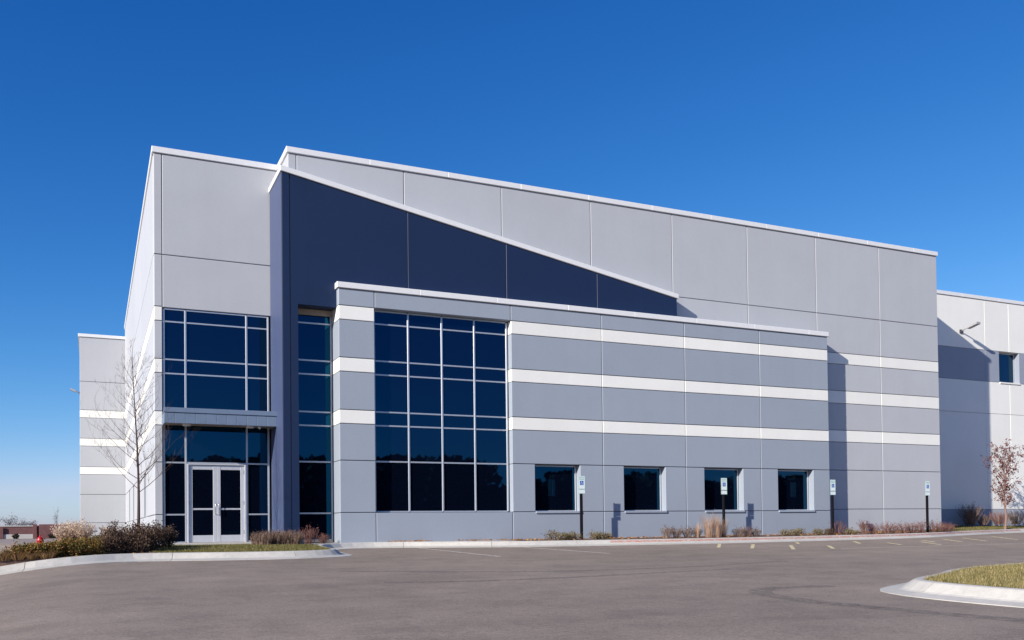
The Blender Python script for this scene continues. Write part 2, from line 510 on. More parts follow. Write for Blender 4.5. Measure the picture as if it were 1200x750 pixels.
walk = struct(sheet('sidewalk', ipts(iB, iC) + [(14.05, 31.3, -0.06), (7.85, 31.5, -0.045), (7.85, 33.9, -0.03), (1.5, 33.9, -0.03), (1.5, 31.19, -0.04), (6.35, 31.19, -0.05)], 'walk'))
bed = struct(sheet('front_planting_bed', ipts(iC, iD) + [(38.3, 32.2, 0.10), (30.1, 32.2, 0.0), (30.1, 31.4, -0.02), (14.05, 31.4, -0.06)], 'mulch'))
rlawn = struct(sheet('right_lawn', ipts(iD, len(IP) - 1) + [(64, 36, 0.30), (38.3, 36, 0.32), (38.3, 32.2, 0.10)], 'lawn'))
II = offset(ISLE, KW - 0.03)
il = [(p.x, p.y, G(p.x, p.y) + 0.172) for p in II]
isle = struct(sheet('island_lawn', il + [(40, -12, G(0, -12) + 0.19)], 'lawn'))

def bvh_of(o):
    me = o.data
    return BVHTree.FromPolygons([v.co[:] for v in me.vertices], [p.vertices[:] for p in me.polygons])
B_LAWN, B_RL, B_ISLE, B_BED, B_LEFT, B_WALK = map(bvh_of, (lawn, rlawn, isle, bed, left_bed, walk))
def zat(x, y, *trees):
    for t in trees:
        h = t.ray_cast(Vector((x, y, 5)), Vector((0, 0, -1)))
        if h[0]: return h[0].z
    return None

def blades(mb, bvh, xr, yr, n, h, rng, w=0.006):
    for _ in range(n):
        x = rng.uniform(*xr); y = rng.uniform(*yr)
        z = zat(x, y, bvh)
        if z is None: continue
        if rng.random() < 0.35 * (math.sin(x * 2.1 + 1.3 * math.sin(y * 1.7)) + 1) * 0.5: continue
        a = rng.uniform(0, 6.283); l = h * rng.uniform(0.5, 1.25); t = rng.uniform(0.1, 0.9) * l
        dx, dy = math.cos(a), math.sin(a)
        k = w * rng.uniform(0.7, 1.6)
        mb.add([(x - dy * k, y + dx * k, z - 0.005), (x + dy * k, y - dx * k, z - 0.005), (x + dx * t, y + dy * t, z + l)], [(0, 1, 2)])
rng = random.Random(3)
mb = MB(); blades(mb, B_ISLE, (10.5, 21), (5.5, 13.0), 150000, 0.045, rng, 0.0035)
stuff(mb.build('grass', 'blade'), 'short yellowing grass on the traffic island inside its kerb', 'grass')
mb = MB(); blades(mb, B_LAWN, (1.4, 7.0), (24.7, 31.2), 45000, 0.05, rng, 0.006)
stuff(mb.build('grass', 'blade_green'), 'narrow strip of yellowing grass before the glass doors', 'grass')
mb = MB(); blades(mb, B_RL, (35, 54), (30, 35.6), 40000, 0.06, rng, 0.010)
stuff(mb.build('grass', 'blade_green'), 'grass rising to the white wing behind the young red tree', 'grass')

# painted lines and marks on the lot
def stripe(name, pts, w, mat, lift=0.004, parent=lot):
    path = [Vector(p) for p in pts]
    a = offset(path, w / 2); b = offset(path, -w / 2)
    mb = MB()
    for p, q in zip(a, b):
        mb.v += [(p.x, p.y, G(p.x, p.y) + lift), (q.x, q.y, G(q.x, q.y) + lift)]
    for i in range(len(path) - 1): mb.f.append((2 * i, 2 * i + 1, 2 * i + 3, 2 * i + 2))
    return mb.build(name, mat, parent)
stripe('parking_line', [(10.15, 29.7), (10.05, 22.6)], 0.11, 'stripe_white')
stripe('parking_line', [(13.5, 28.3), (13.55, 22.7)], 0.11, 'stripe_white')
hat = [((21.1, 27.4), (18.9, 24.6)), ((21.83, 26.4), (19.35, 23.45)), ((22.33, 25.0), (19.95, 22.2)), ((23.1, 24.0), (21.4, 22.0)), ((27.24, 26.9), (25.6, 25.0)), ((27.14, 25.15), (25.8, 23.3)), ((28.94, 25.2), (26.93, 22.6)),
       ((30.6, 26.6), (29.0, 24.6)), ((32.6, 27.3), (30.2, 24.4)), ((24.6, 27.2), (23.6, 26.0)), ((34.6, 27.9), (31.6, 24.4)), ((37.6, 28.8), (34.2, 25.0))]
for a, b in hat: stripe('hatch_line', [a, b], 0.12, 'stripe_yellow')
stripe('parking_line', [(21.6, 21.9), (33, 22.1)], 0.09, 'stripe_white')
for pts, w in (([(10.6, 10.9), (9.4, 11.0), (8.7, 10.3), (8.55, 9.0), (8.9, 7.0), (9.6, 4.2)], 0.34),
               ([(4.5, 15.0), (6.0, 14.6), (8.0, 14.6), (10.0, 14.9), (12.0, 15.2)], 0.30),
               ([(4.6, 18.5), (6.4, 17.2), (8.6, 16.3), (11.5, 16.2), (15, 17)], 0.28)):
    stripe('tyre_mark', catmull(pts, 0.3), w, 'tyre')
for pts in ([(3.0, 20.8), (4.4, 19.6), (5.6, 18.2), (6.6, 16.6)], [(7.2, 12.0), (8.8, 12.1), (10.2, 12.6)], [(2.8, 22.4), (4.2, 22.0), (5.6, 21.2)]):
    stripe('pale_scrape', catmull(pts, 0.3), 0.05, 'crackfill')
# red paint on the kerb's upper face along the fire lane
i0 = nearest(17, 28.8); i1 = nearest(46, 33.5)
A = offset(KERB, 0.425); Bk = offset(KERB, 0.54); Cc = offset(KERB, 0.352)
mb = MB()
for i in range(i0, i1 + 1):
    mb.v += [(Cc[i].x, Cc[i].y - 0.004, G(Cc[i].x, Cc[i].y) + 0.094), (A[i].x, A[i].y - 0.004, G(A[i].x, A[i].y) + KH - 0.034), (Bk[i].x, Bk[i].y, G(Bk[i].x, Bk[i].y) + KH + 0.004)]
for i in range(i1 - i0):
    for k in (0, 1): mb.f.append((3 * i + k, 3 * i + 3 + k, 3 * i + 4 + k, 3 * i + 1 + k))
mb.build('red_paint', 'kerb_red', kerb)

# ------------------------------------------------------------------ the building
bld = thing('warehouse_building', (16, 34, 0), 'large grey tilt-up warehouse with white bands, navy sloped corner and blue glass entrance', 'building')
# wall frames: F = faces the camera side (-Y) at depth Y0 ; S = faces left (-X) at X0. (u along, d into the building, z up)
def fmap(fr, u, d, z):
    return (u, fr[1] + d, z) if fr[0] == 'F' else (fr[1] + d, u, z)

def inset(poly, g):
    n = len(poly); out = []
    ar = sum(poly[i][0] * poly[(i + 1) % n][1] - poly[(i + 1) % n][0] * poly[i][1] for i in range(n))
    sg = 1 if ar > 0 else -1
    L = []
    for i in range(n):
        p = Vector(poly[i]); q = Vector(poly[(i + 1) % n]); t = (q - p).normalized()
        nrm = Vector((-t.y, t.x)) * sg
        L.append((p + nrm * g, t))
    for i in range(n):
        (p, t), (q, s) = L[i - 1], L[i]
        cr = t.x * s.y - t.y * s.x
        k = ((q.x - p.x) * s.y - (q.y - p.y) * s.x) / cr
        out.append((p.x + t.x * k, p.y + t.y * k))
    return out

def prism(mb, fr, poly, d0, d1, ch=0.014, gap=0.012):
    if gap: poly = inset(poly, gap)
    n = len(poly)
    if ch:
        rings = [(inset(poly, ch), d0), (poly, d0 + ch), (poly, d1)]
    else:
        rings = [(poly, d0), (poly, d1)]
    vs = [fmap(fr, p[0], d, p[1]) for pl, d in rings for p in pl]
    fs = [tuple(range(n)), tuple((len(rings) - 1) * n + k for k in range(n - 1, -1, -1))]
    for i in range(len(rings) - 1):
        for k in range(n): fs.append((i * n + k, i * n + (k + 1) % n, (i + 1) * n + (k + 1) % n, (i + 1) * n + k))
    mb.add(vs, fs)

def cell(fr, u0, u1, z0, z1, mat, thick=0.25, poly=None, ch=0.014, gap=0.012, name='wall_panel'):
    mb = MB()
    prism(mb, fr, poly or [(u0, z0), (u1, z0), (u1, z1), (u0, z1)], 0, thick, ch, gap)
    return mb.build(name, mat, bld, fix=True)

def backing(fr, vert, hor):
    for u, z0, z1 in vert:
        mb = MB(); prism(mb, fr, [(u - .03, z0), (u + .03, z0), (u + .03, z1), (u - .03, z1)], 0.028, 0.15, 0, 0)
        mb.build('joint_sealant', 'joint', bld, fix=True)
    for z, u0, u1 in hor:
        mb = MB(); prism(mb, fr, [(u0, z - .03), (u1, z - .03), (u1, z + .03), (u0, z + .03)], 0.030, 0.16, 0, 0)
        mb.build('joint_sealant', 'joint', bld, fix=True)

def cap(fr, u0, u1, z0, z1, d0=-0.05, d1=0.35, joints=()):
    us = [u0] + [j for j in joints if u0 + .4 < j < u1 - .4] + [u1]
    for i in range(len(us) - 1):
        a, b = us[i] + (.0015 if i else 0), us[i + 1] - (.0015 if i < len(us) - 2 else 0)
        mb = MB()
        prism(mb, fr, [(a, z0), (b, z0), (b, z1), (a, z1)], d0 + capr.uniform(-.0015, .0015), d1, 0.012, 0)
        mb.build('parapet_cap', 'cap', bld, fix=True)
capr = random.Random(4)

# heights
ZB, ZA = 1.005, 2.835
BAND = [(4.125, 4.615), (5.955, 6.45), (7.78, 8.28)]
def rows(zs_band, zb, za, top, low=-0.35, extra=()):
    """list of (z0, z1, is_band)"""
    out = [(low, zb, 0), (zb, za, 0)]
    z = za
    for a, b in zs_band:
        out += [(z, a, 0), (a, b, 1)]; z = b
    for e in extra: out.append((z, e, 0)); z = e
    out.append((z, top, 0))
    return out

def window(fr, u0, u1, z0, z1, rec=0.30, sill=True):
    """punched window: frame, pane, projecting sill"""
    mb = MB(); f = 0.05
    for q in ([(u0, z0), (u0 + f, z0), (u0 + f, z1), (u0, z1)], [(u1 - f, z0), (u1, z0), (u1, z1), (u1 - f, z1)]): prism(mb, fr, q, rec, rec + .08, 0.006, 0)
    for q in ([(u0 + f, z0), (u1 - f, z0), (u1 - f, z0 + f), (u0 + f, z0 + f)], [(u0 + f, z1 - f), (u1 - f, z1 - f), (u1 - f, z1), (u0 + f, z1)]): prism(mb, fr, q, rec + .003, rec + .08, 0.006, 0)
    w = mb.build('window_frame', 'alu', bld, fix=True)
    w.name = 'window'
    pane(fr, u0 + f, u1 - f, z0 + f, z1 - f, rec + .03, w)
    if sill:
        mb = MB(); prism(mb, fr, [(u0 - .01, z0 - .07), (u1 + .05, z0 - .07), (u1 + .05, z0 + .012), (u0 - .01, z0 + .012)], -0.05, rec, 0.008, 0)
        mb.build('sill', 'mid' if fr[1] < 35 else 'white', w, fix=True)
    return w

prng = random.Random(11)
def pane(fr, u0, u1, z0, z1, d, parent):
    mb = MB()
    c = Vector(fmap(fr, (u0 + u1) / 2, d, (z0 + z1) / 2))
    hu, hz = (u1 - u0) / 2, (z1 - z0) / 2
    prism(mb, (fr[0], fr[1]), [(u0, z0), (u1, z0), (u1, z1), (u0, z1)], d, d + 0.024, 0, 0)
    off = root_loc(parent)
    me_v = [Vector(v) - c for v in mb.v]
    mb.v = [tuple(v) for v in me_v]
    o = mb.build('pane', 'glass', None, fix=True)
    o.parent = parent
    o.location = c - off
    o.rotation_euler = (R(prng.gauss(0, 0.10)), 0, R(prng.gauss(0, 0.10)))
    return o

def glazing(fr, us, zs, d, skip=(), mw=0.065, tr=0.055, name='curtain_wall', mull_z=None, dm=0.12):
    """aluminium grid with one pane per field"""
    root = thing(name, (0, 0, 0)); root.parent = bld; root.location = -root_loc(bld) + Vector(fmap(fr, us[0], d, zs[0]))
    root.name = name
    z0, z1 = zs[0], zs[-1]
    for u in us:
        mb = MB(); prism(mb, fr, [(u - mw / 2, z0), (u + mw / 2, z0), (u + mw / 2, z1), (u - mw / 2, z1)], d - 0.045, d + dm, 0.006, 0)
        mb.build('mullion', 'alu', root, fix=True)
    for z in zs:
        for i in range(len(us) - 1):
            if (i, z) in skip: continue
            mb = MB(); prism(mb, fr, [(us[i] + mw / 2, z - tr / 2), (us[i + 1] - mw / 2, z - tr / 2), (us[i + 1] - mw / 2, z + tr / 2), (us[i] + mw / 2, z + tr / 2)], d - 0.035, d + dm, 0.006, 0)
            mb.build('transom', 'alu', root, fix=True)
    for i in range(len(us) - 1):
        for j in range(len(zs) - 1):
            if (i, j) in skip: continue
            pane(fr, us[i] + mw / 2, us[i + 1] - mw / 2, zs[j] + tr / 2, zs[j + 1] - tr / 2, d, root)
    return root

# ---- low front block (mid grey, white bands)
FL = ('F', 31.23)
LJ = [7.81, 9.11, 14.44, 18.42, 22.40, 26.33, 30.24]
LWIN = {2: (15.41, 17.36), 3: (19.39, 21.36), 4: (23.34, 25.34), 5: (27.27, 29.26)}
LR = rows(BAND, ZB, ZA, 8.88)
for ci in range(6):
    u0, u1 = LJ[ci], LJ[ci + 1]
    th = 1.1 if ci == 0 else (0.82 if ci == 5 else 0.25)
    for z0, z1, b in LR:
        mt = 'white' if b else 'mid'
        if ci == 1:
            if z0 >= ZB and z1 <= 8.281: continue
            cell(FL, u0, u1, z0, z1, mt, 0.42); continue
        if ci in LWIN and z0 == ZB:
            w0, w1 = LWIN[ci]
            cell(FL, u0, w0, z0, z1, mt, 0.42, name='wall_panel')
            cell(FL, w1, u1, z0, z1, mt, 0.42 if ci < 5 else th)
            window(FL, w0 + .012, w1 - .012, ZB + .012, ZA - .012)
            continue
        cell(FL, u0, u1, z0, z1, mt, th if ci in (0, 5) else 0.42)
backing(FL, [(u, -0.3, 8.9) for u in LJ[3:6]] + [(9.11, 8.3, 8.9), (14.44, 8.3, 8.9), (9.11, -.3, 1.0), (14.44, -.3, 1.0)],
        [(z1, a, b) for z0, z1, _ in LR[:-1] for a, b in ((7.83, 9.1), (14.46, 30.2)) if z1 != ZA and z1 != ZB] +
        [(z, a, b) for z in (ZA, ZB) for a, b in ((7.83, 9.1), (14.46, 15.4), (17.37, 19.38), (21.37, 23.33), (25.35, 27.26), (29.27, 30.2))])
cap(FL, 7.76, 30.28, 8.885, 9.09, -0.06, 0.5, [10.8 + 3.05 * k for k in range(7)])
glazing(FL, [9.16, 10.44, 11.74, 13.04, 14.37], [ZB + .03, ZA, 4.125, 4.615, 5.955, 6.45, 7.78, 8.25], 0.30)

# ---- main tall wall behind (light grey)
FM = ('F', 32.05)
MJ = [6.25, 6.55, 10.51, 14.48, 18.46, 22.43, 26.43, 30.40, 34.36, 38.28]
MBAND = [(4.225, 4.78), (6.035, 6.63), (7.88, 8.40)]
ZMT = 13.70
for ci in range(9):
    u0, u1 = MJ[ci], MJ[ci + 1]
    th = 1.72 if ci == 0 else (3.68 if ci == 8 else 0.25)
    if ci < 5: cell(FM, u0, u1, 8.4, ZMT, 'light', th)
    elif ci < 7:
        cell(FM, u0, u1, 10.17, ZMT, 'light', th); cell(FM, u0, u1, 8.4, 10.17, 'light', th)
        if ci == 6: cell(FM, 29.6, u1, -0.3, 8.4, 'light', th)
    else:
        for z0, z1, b in rows(MBAND, 1.08, 2.91, ZMT, extra=(10.17,)): cell(FM, u0, u1, z0, z1, 'white' if b else 'light', th)
backing(FM, [(u, 8.3, ZMT) for u in MJ[1:8]] + [(34.36, -.3, 8.3), (30.4, -.3, 8.3)],
        [(10.17, 22.45, 38.2)] + [(z1, 30.42, 38.2) for z0, z1, b in rows(MBAND, 1.08, 2.91, ZMT)[:-1]])
cap(FM, 6.20, 38.33, ZMT + .005, 13.91, -0.06, 0.45, [9.2 + 3.05 * k for k in range(10)])
mb = MB(); mb.bbox(6.20, 6.60, 32.502, 33.80, ZMT + .005, 13.91, 0.012); mb.build('parapet_cap', 'cap', bld)
mb = MB(); mb.bbox(37.95, 38.33, 32.502, 45.0, ZMT + .005, 13.91, 0.012); mb.build('parapet_cap', 'cap', bld)

# ---- navy fin with the sloped top
FD = ('F', 31.52)
def zs_(x): return 12.80 - max(0, x - 5.97) * 0.1757
cell(FD, 0, 0, 0, 0, 'navy', 2.2, poly=[(5.93, -0.3), (6.2, -0.3), (6.2, zs_(6.2)), (5.97, 12.8), (5.93, 12.8)], gap=0)
cell(FD, 6.225, 6.47, -0.3, 8.25, 'navy', 0.6, ch=0, gap=0)
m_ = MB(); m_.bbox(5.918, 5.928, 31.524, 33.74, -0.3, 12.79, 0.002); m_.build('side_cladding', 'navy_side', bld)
DJ = [6.2, 10.46, 14.41, 18.41, 22.28]
for i in range(4):
    a, b = DJ[i], DJ[i + 1]
    zl = 8.25 if i == 0 else 8.6
    cell(FD, 0, 0, 0, 0, 'navy', 0.5, poly=[(a + (.025 if i == 0 else .01), zl), (b - .01, zl), (b - .01, zs_(b)), (a + (.025 if i == 0 else .01), zs_(a))], gap=0, ch=0 if i == 0 else 0.014)
backing(FD, [(6.212, -.3, 12.6), (10.46, 8.6, 12.0), (14.41, 8.6, 11.3), (18.41, 8.6, 10.6)], [])
mb = MB(); prism(mb, FD, [(5.88, 12.80), (5.97, 12.80), (22.33, zs_(22.33)), (22.33, zs_(22.33) + .19), (5.97, 12.99), (5.88, 12.99)], -0.06, 0.52, 0.012, 0)
mb.build('parapet_cap', 'cap', bld, fix=True)
mb = MB(); mb.bbox(5.88, 6.245, 32.045, 33.77, 12.80, 12.99, 0.01); mb.build('parapet_cap', 'cap', bld)
# tall slot window beside the fin
FT = ('F', 32.26)
glazing(FT, [6.50, 7.78], [0.06, ZB, ZA, 4.125, 4.615, 5.955, 6.45, 7.78, 8.22], 0.0, mw=0.06, name='slot_window')
mb = MB(); prism(mb, FT, [(6.45, 8.05), (7.82, 8.05), (7.82, 8.26), (6.45, 8.26)], -0.10, -0.05, 0.005, 0)
mb.build('window_head_trim', 'soffit', bld, fix=True)

# ---- entrance bay
FE = ('F', 33.775)
ER = rows(BAND, ZB, ZA, 13.66, extra=(10.11,))
for z0, z1, b in ER: cell(FE, 1.94, 2.22, z0, z1, 'white' if b else 'light')
cell(FE, 2.22, 6.3, 10.11, 13.66, 'light'); cell(FE, 2.22, 6.3, 8.25, 10.11, 'light', 0.3)
backing(FE, [(2.22, 8.3, 13.6)], [(10.11, 1.96, 6.0)] + [(z1, 1.96, 2.2) for z0, z1, b in ER[:-1]])
cap(FE, 1.89, 6.19, 13.665, 13.88)
EU = [2.26, 2.98, 5.07, 5.84]
glazing(FE, EU, [4.60, 5.955, 6.45, 7.78, 8.22], 0.08, name='upper_entrance_glazing')
g = glazing(FE, EU, [0.03, ZB, ZA, 4.30], 0.10, skip={(1, 0), (1, 1), (1, 0.03), (1, ZB)}, name='lower_entrance_glazing')
# doors
def door_leaf(x0, x1, hinge_left):
    y0 = 33.85; t = 0.05; z0, z1 = 0.02, 2.76
    root = thing('entrance_door', (0, 0, 0)); root.parent = bld; root.location = Vector(((x0 + x1) / 2, y0, 0)) - root_loc(bld)
    st = 0.125
    gx0, gx1, gz0, gz1 = x0 + st, x1 - st, 0.27, z1 - 0.16
    for n_, b in (('stile', (x0, gx0, z0, z1)), ('stile', (gx1, x1, z0, z1)), ('bottom_rail', (gx0 + .001, gx1 - .001, z0, gz0)), ('top_rail', (gx0 + .001, gx1 - .001, gz1, z1)), ('push_bar', (gx0 + .001, gx1 - .001, 1.17, 1.23))):
        m_ = MB(); dy = 0.006 if 'rail' in n_ else (0.012 if n_ == 'push_bar' else 0)
        m_.bbox(b[0], b[1], y0 + dy, y0 + t, b[2], b[3], 0.006); m_.build(n_, 'alu_door', root)
    for a, b in ((gz0, 1.17), (1.23, gz1)): pane(('F', y0), gx0, gx1, a, b, 0.02, root)
    hx = (x1 - st * .45) if hinge_left else (x0 + st * .45)
    m_ = MB(); m_.tube([(hx, y0, 1.02), (hx, y0 - .08, 1.04), (hx, y0 - .08, 1.36), (hx, y0, 1.38)], 0.016, 8); m_.build('handle', 'steel', root, smooth=True)
    hg = (x0 - .002) if hinge_left else (x1 + .002)
    for z in (0.3, 1.35, 2.45):
        m_ = MB(); m_.tube([(hg, y0 - .012, z), (hg, y0 - .012, z + .14)], 0.016, 8); m_.build('hinge', 'dark', root)
door_leaf(3.075, 4.017, True); door_leaf(4.023, 4.965, False)
mb = MB(); mb.bbox(3.014, 3.07, 33.80, 33.95, 0.0, 2.80, 0.006); mb.bbox(4.97, 5.036, 33.80, 33.95, 0.0, 2.80, 0.006); mb.bbox(3.071, 4.969, 33.80, 33.95, 2.765, 2.805, 0.006)
mb.build('door_frame', 'alu_door', bld)
mb = MB(); mb.bbox(2.2, 5.9, 33.66, 34.0, -0.2, 0.012, 0.01); mb.build('door_sill', 'walk', bld)
# canopy
cz0, cz1, cy = 4.09, 4.60, 32.66
can = thing('canopy', (0, 0, 0)); can.parent = bld; can.location = Vector((4, cy, cz0)) - root_loc(bld)
n = 11; x0, x1 = 2.19, 5.925
for i in range(n):
    a = x0 + (x1 - x0) * i / n; b = x0 + (x1 - x0) * (i + 1) / n
    m_ = MB(); m_.bbox(a + .004, b - .004, cy, cy + .03, cz0, cz1 - .15, 0.006)
    o = m_.build('fascia_panel', 'canopy', can)
m_ = MB(); m_.bbox(x0 - .01, x1, cy - .03, cy + .10, cz1 - .145, cz1 + .02, 0.008); m_.build('top_trim', 'canopy', can)
m_ = MB(); m_.box(x0 + .01, x1 - .002, cy + .031, 33.80, cz0 + .05, cz0 + .09); m_.build('soffit', 'soffit', can)
m_ = MB(); m_.box(x0 + .01, x1 - .002, cy + .11, 33.79, cz1 - .10, cz1 - .05); m_.build('deck', 'canopy', can)
m_ = MB(); m_.box(x0, x0 + .03, cy + .032, 33.77, cz0, cz1 - .15); m_.build('end_panel', 'canopy', can)
for x in (2.95, 5.1):
    m_ = MB(); m_.lathe((x, 33.25, cz0 - .02), [(0.13, 0), (0.14, 0.03), (0.14, 0.07)], 14); m_.build('downlight', 'cap', can)
m_ = MB(); m_.lathe((5.42, 33.2, cz0 - .05), [(0.03, 0), (0.055, 0.03), (0.06, 0.09)], 10); m_.build('dome_camera', 'cap', can)

# ---- left side wall
FS = ('S', 1.94)
SJ = [34.03, 37.45, 43.2, 48.95, 54.7, 60.4, 64.46]
SWIN = {1: (39.35, 41.3), 2: (45.1, 47.05), 3: (50.85, 52.8), 4: (56.6, 58.5)}
for ci in range(6):
    u0, u1 = SJ[ci], SJ[ci + 1]
    for z0, z1, b in ER:
        mt = 'white' if b else 'light'
        if ci in SWIN and z0 == ZB:
            w0, w1 = SWIN[ci]
            cell(FS, u0, w0, z0, z1, mt, 0.42); cell(FS, w1, u1, z0, z1, mt, 0.42)
            window(FS, w0 + .012, w1 - .012, ZB + .012, ZA - .012, rec=0.15, sill=False); continue
        cell(FS, u0, u1, z0, z1, mt, 0.42)
mb = MB(); mb.bbox(1.89, 2.40, 34.13, 64.5, 13.665, 13.88, 0.012); mb.build('parapet_cap', 'cap', bld)

# ---- far left wing
FW = ('F', 64.46)
for z0, z1, b in rows(BAND, ZB, ZA, 12.99, extra=(10.12,)): cell(FW, -0.76, 2.3, z0, z1, 'white' if b else 'light', 9.0)
backing(FW, [], [(z1, -0.74, 1.9) for z0, z1, b in rows(BAND, ZB, ZA, 12.99, extra=(10.12,))[:-1]])
cap(FW, -0.84, 2.3, 12.995, 13.2, -0.06, 9.0)

# ---- right wing (white with a grey band)
FR = ('F', 35.70)
RJ = [38.3, 42.4, 46.4, 48.42, 52.4, 56.4, 60.4]
for ci in range(6):
    u0, u1 = RJ[ci], RJ[ci + 1]
    for z0, z1, mt in ((-0.2, 1.12, 'base_grey'), (1.12, 6.61, 'white'), (6.61, 8.45, 'white'), (8.45, 10.25, 'slate'), (10.25, 13.12, 'white')):
        if z0 == 8.45 and ci in (2, 3):
            if ci == 2: cell(FR, u0, 47.58, z0, z1, mt, 0.42, gap=0.008)
            else: cell(FR, 49.27, u1, z0, z1, mt, 0.42, gap=0.008)
            continue
        cell(FR, u0, u1, z0, z1, mt, 0.42, gap=0.008)
window(FR, 47.59, 49.26, 8.46, 10.24, sill=True)
backing(FR, [(46.4, -.2, 8.4), (46.4, 8.5, 13.1), (42.4, -.2, 13.1), (48.42, 10.3, 13.1), (48.42, -.2, 8.4), (52.4, -.2, 13.1)], [(6.61, 38.3, 60), (1.12, 38.3, 60), (8.45, 38.3, 47.5), (10.25, 38.3, 47.5)])
cap(FR, 38.36, 60.4, 13.125, 13.33, -0.05, 0.5, [41.5 + 3.05 * k for k in range(7)])

# ---- roofs close the boxes
for n_, b in (('roof', (8.3, 30.1, 31.66, 32.1, 8.3, 8.5)), ('roof', (6.6, 38.2, 32.4, 75, 13.0, 13.2)), ('roof', (2.4, 6.5, 34.1, 75, 13.0, 13.2)), ('roof', (38.7, 60, 36.2, 75, 12.5, 12.7))):
    m_ = MB(); m_.box(*b); m_.build(n_, 'roof', bld)
m_ = MB(); m_.box(37.9, 38.28, 35.74, 75, 0, 13.69); m_.build('side_wall', 'light', bld)
m_ = MB(); m_.box(38.3, 60.4, 75, 75.3, 0, 13.1); m_.box(2.3, 37.9, 75, 75.3, 0, 13.6); m_.build('rear_wall', 'light', bld)
m_ = MB(); m_.box(60.1, 60.4, 36.13, 75, 0, 13.1); m_.build('side_wall', 'light', bld)

# ------------------------------------------------------------------ wall lights
def wall_light(base, out, label, k=1.0):
    """base on the wall, out = unit direction away from it"""
    t = thing('wall_light', base, label, 'lamp')
    b = Vector(base); s = Vector((-out[1], out[0], 0)); o = Vector(out) * k
    def bx(c0, c1, w, h, name, mat, tilt=0.0):
        m_ = MB(); a = b + o * c0; c = b + o * c1; up = Vector((0, 0, 1))
        q = []
        for p, dz in ((a, tilt * c0), (c, tilt * c1)):
            for i, j in ((-1, -1), (1, -1), (1, 1), (-1, 1)): q.append(p + s * w * i + up * (h * j + dz))
        m_.add(q, [(0, 1, 2, 3), (4, 7, 6, 5), (0, 4, 5, 1), (1, 5, 6, 2), (2, 6, 7, 3), (3, 7, 4, 0)])
        m_.build(name, mat, t, fix=True)
    bx(0.0, 0.06, 0.10, 0.10, 'wall_plate', 'dark')
    m_ = MB(); m_.tube([b + o * .05, b + o * .30 + Vector((0, 0, .10)), b + o * .55 + Vector((0, 0, .16))], 0.035, 8); m_.build('arm', 'bronze', t, smooth=True)
    bx(0.5, 1.15, 0.15, 0.055, 'lamp_head', 'bronze', 0.22)
    bx(0.56, 1.06, 0.12, 0.01, 'lens', 'cap', 0.18)
wall_light((44.45, 35.70, 11.15), (0, -1, 0), 'grey arm light high on the white wing beside the blue window')
wall_light((-0.76, 66.0, 9.55), (-1, 0, 0), 'grey arm light sticking out from the far left wing', 0.5)

# ------------------------------------------------------------------ accessible parking signs
def text_obj(txt, size, loc, mat, parent, name='lettering'):
    cu = bpy.data.curves.new(name, 'FONT'); cu.body = txt; cu.size = size; cu.align_x = 'CENTER'; cu.extrude = 0.0008
    o = bpy.data.objects.new(name, cu); col.objects.link(o)
    dg = bpy.context.evaluated_depsgraph_get()
    me = bpy.data.meshes.new_from_object(o.evaluated_get(dg))
    bpy.data.objects.remove(o)
    for v in me.vertices: v.co = Vector((loc[0] + v.co.x, loc[1] - v.co.z, loc[2] + v.co.y))
    me.materials.clear(); me.materials.append(M[mat])
    t = bpy.data.objects.new(name, me); col.objects.link(t); t.parent = parent
    return t

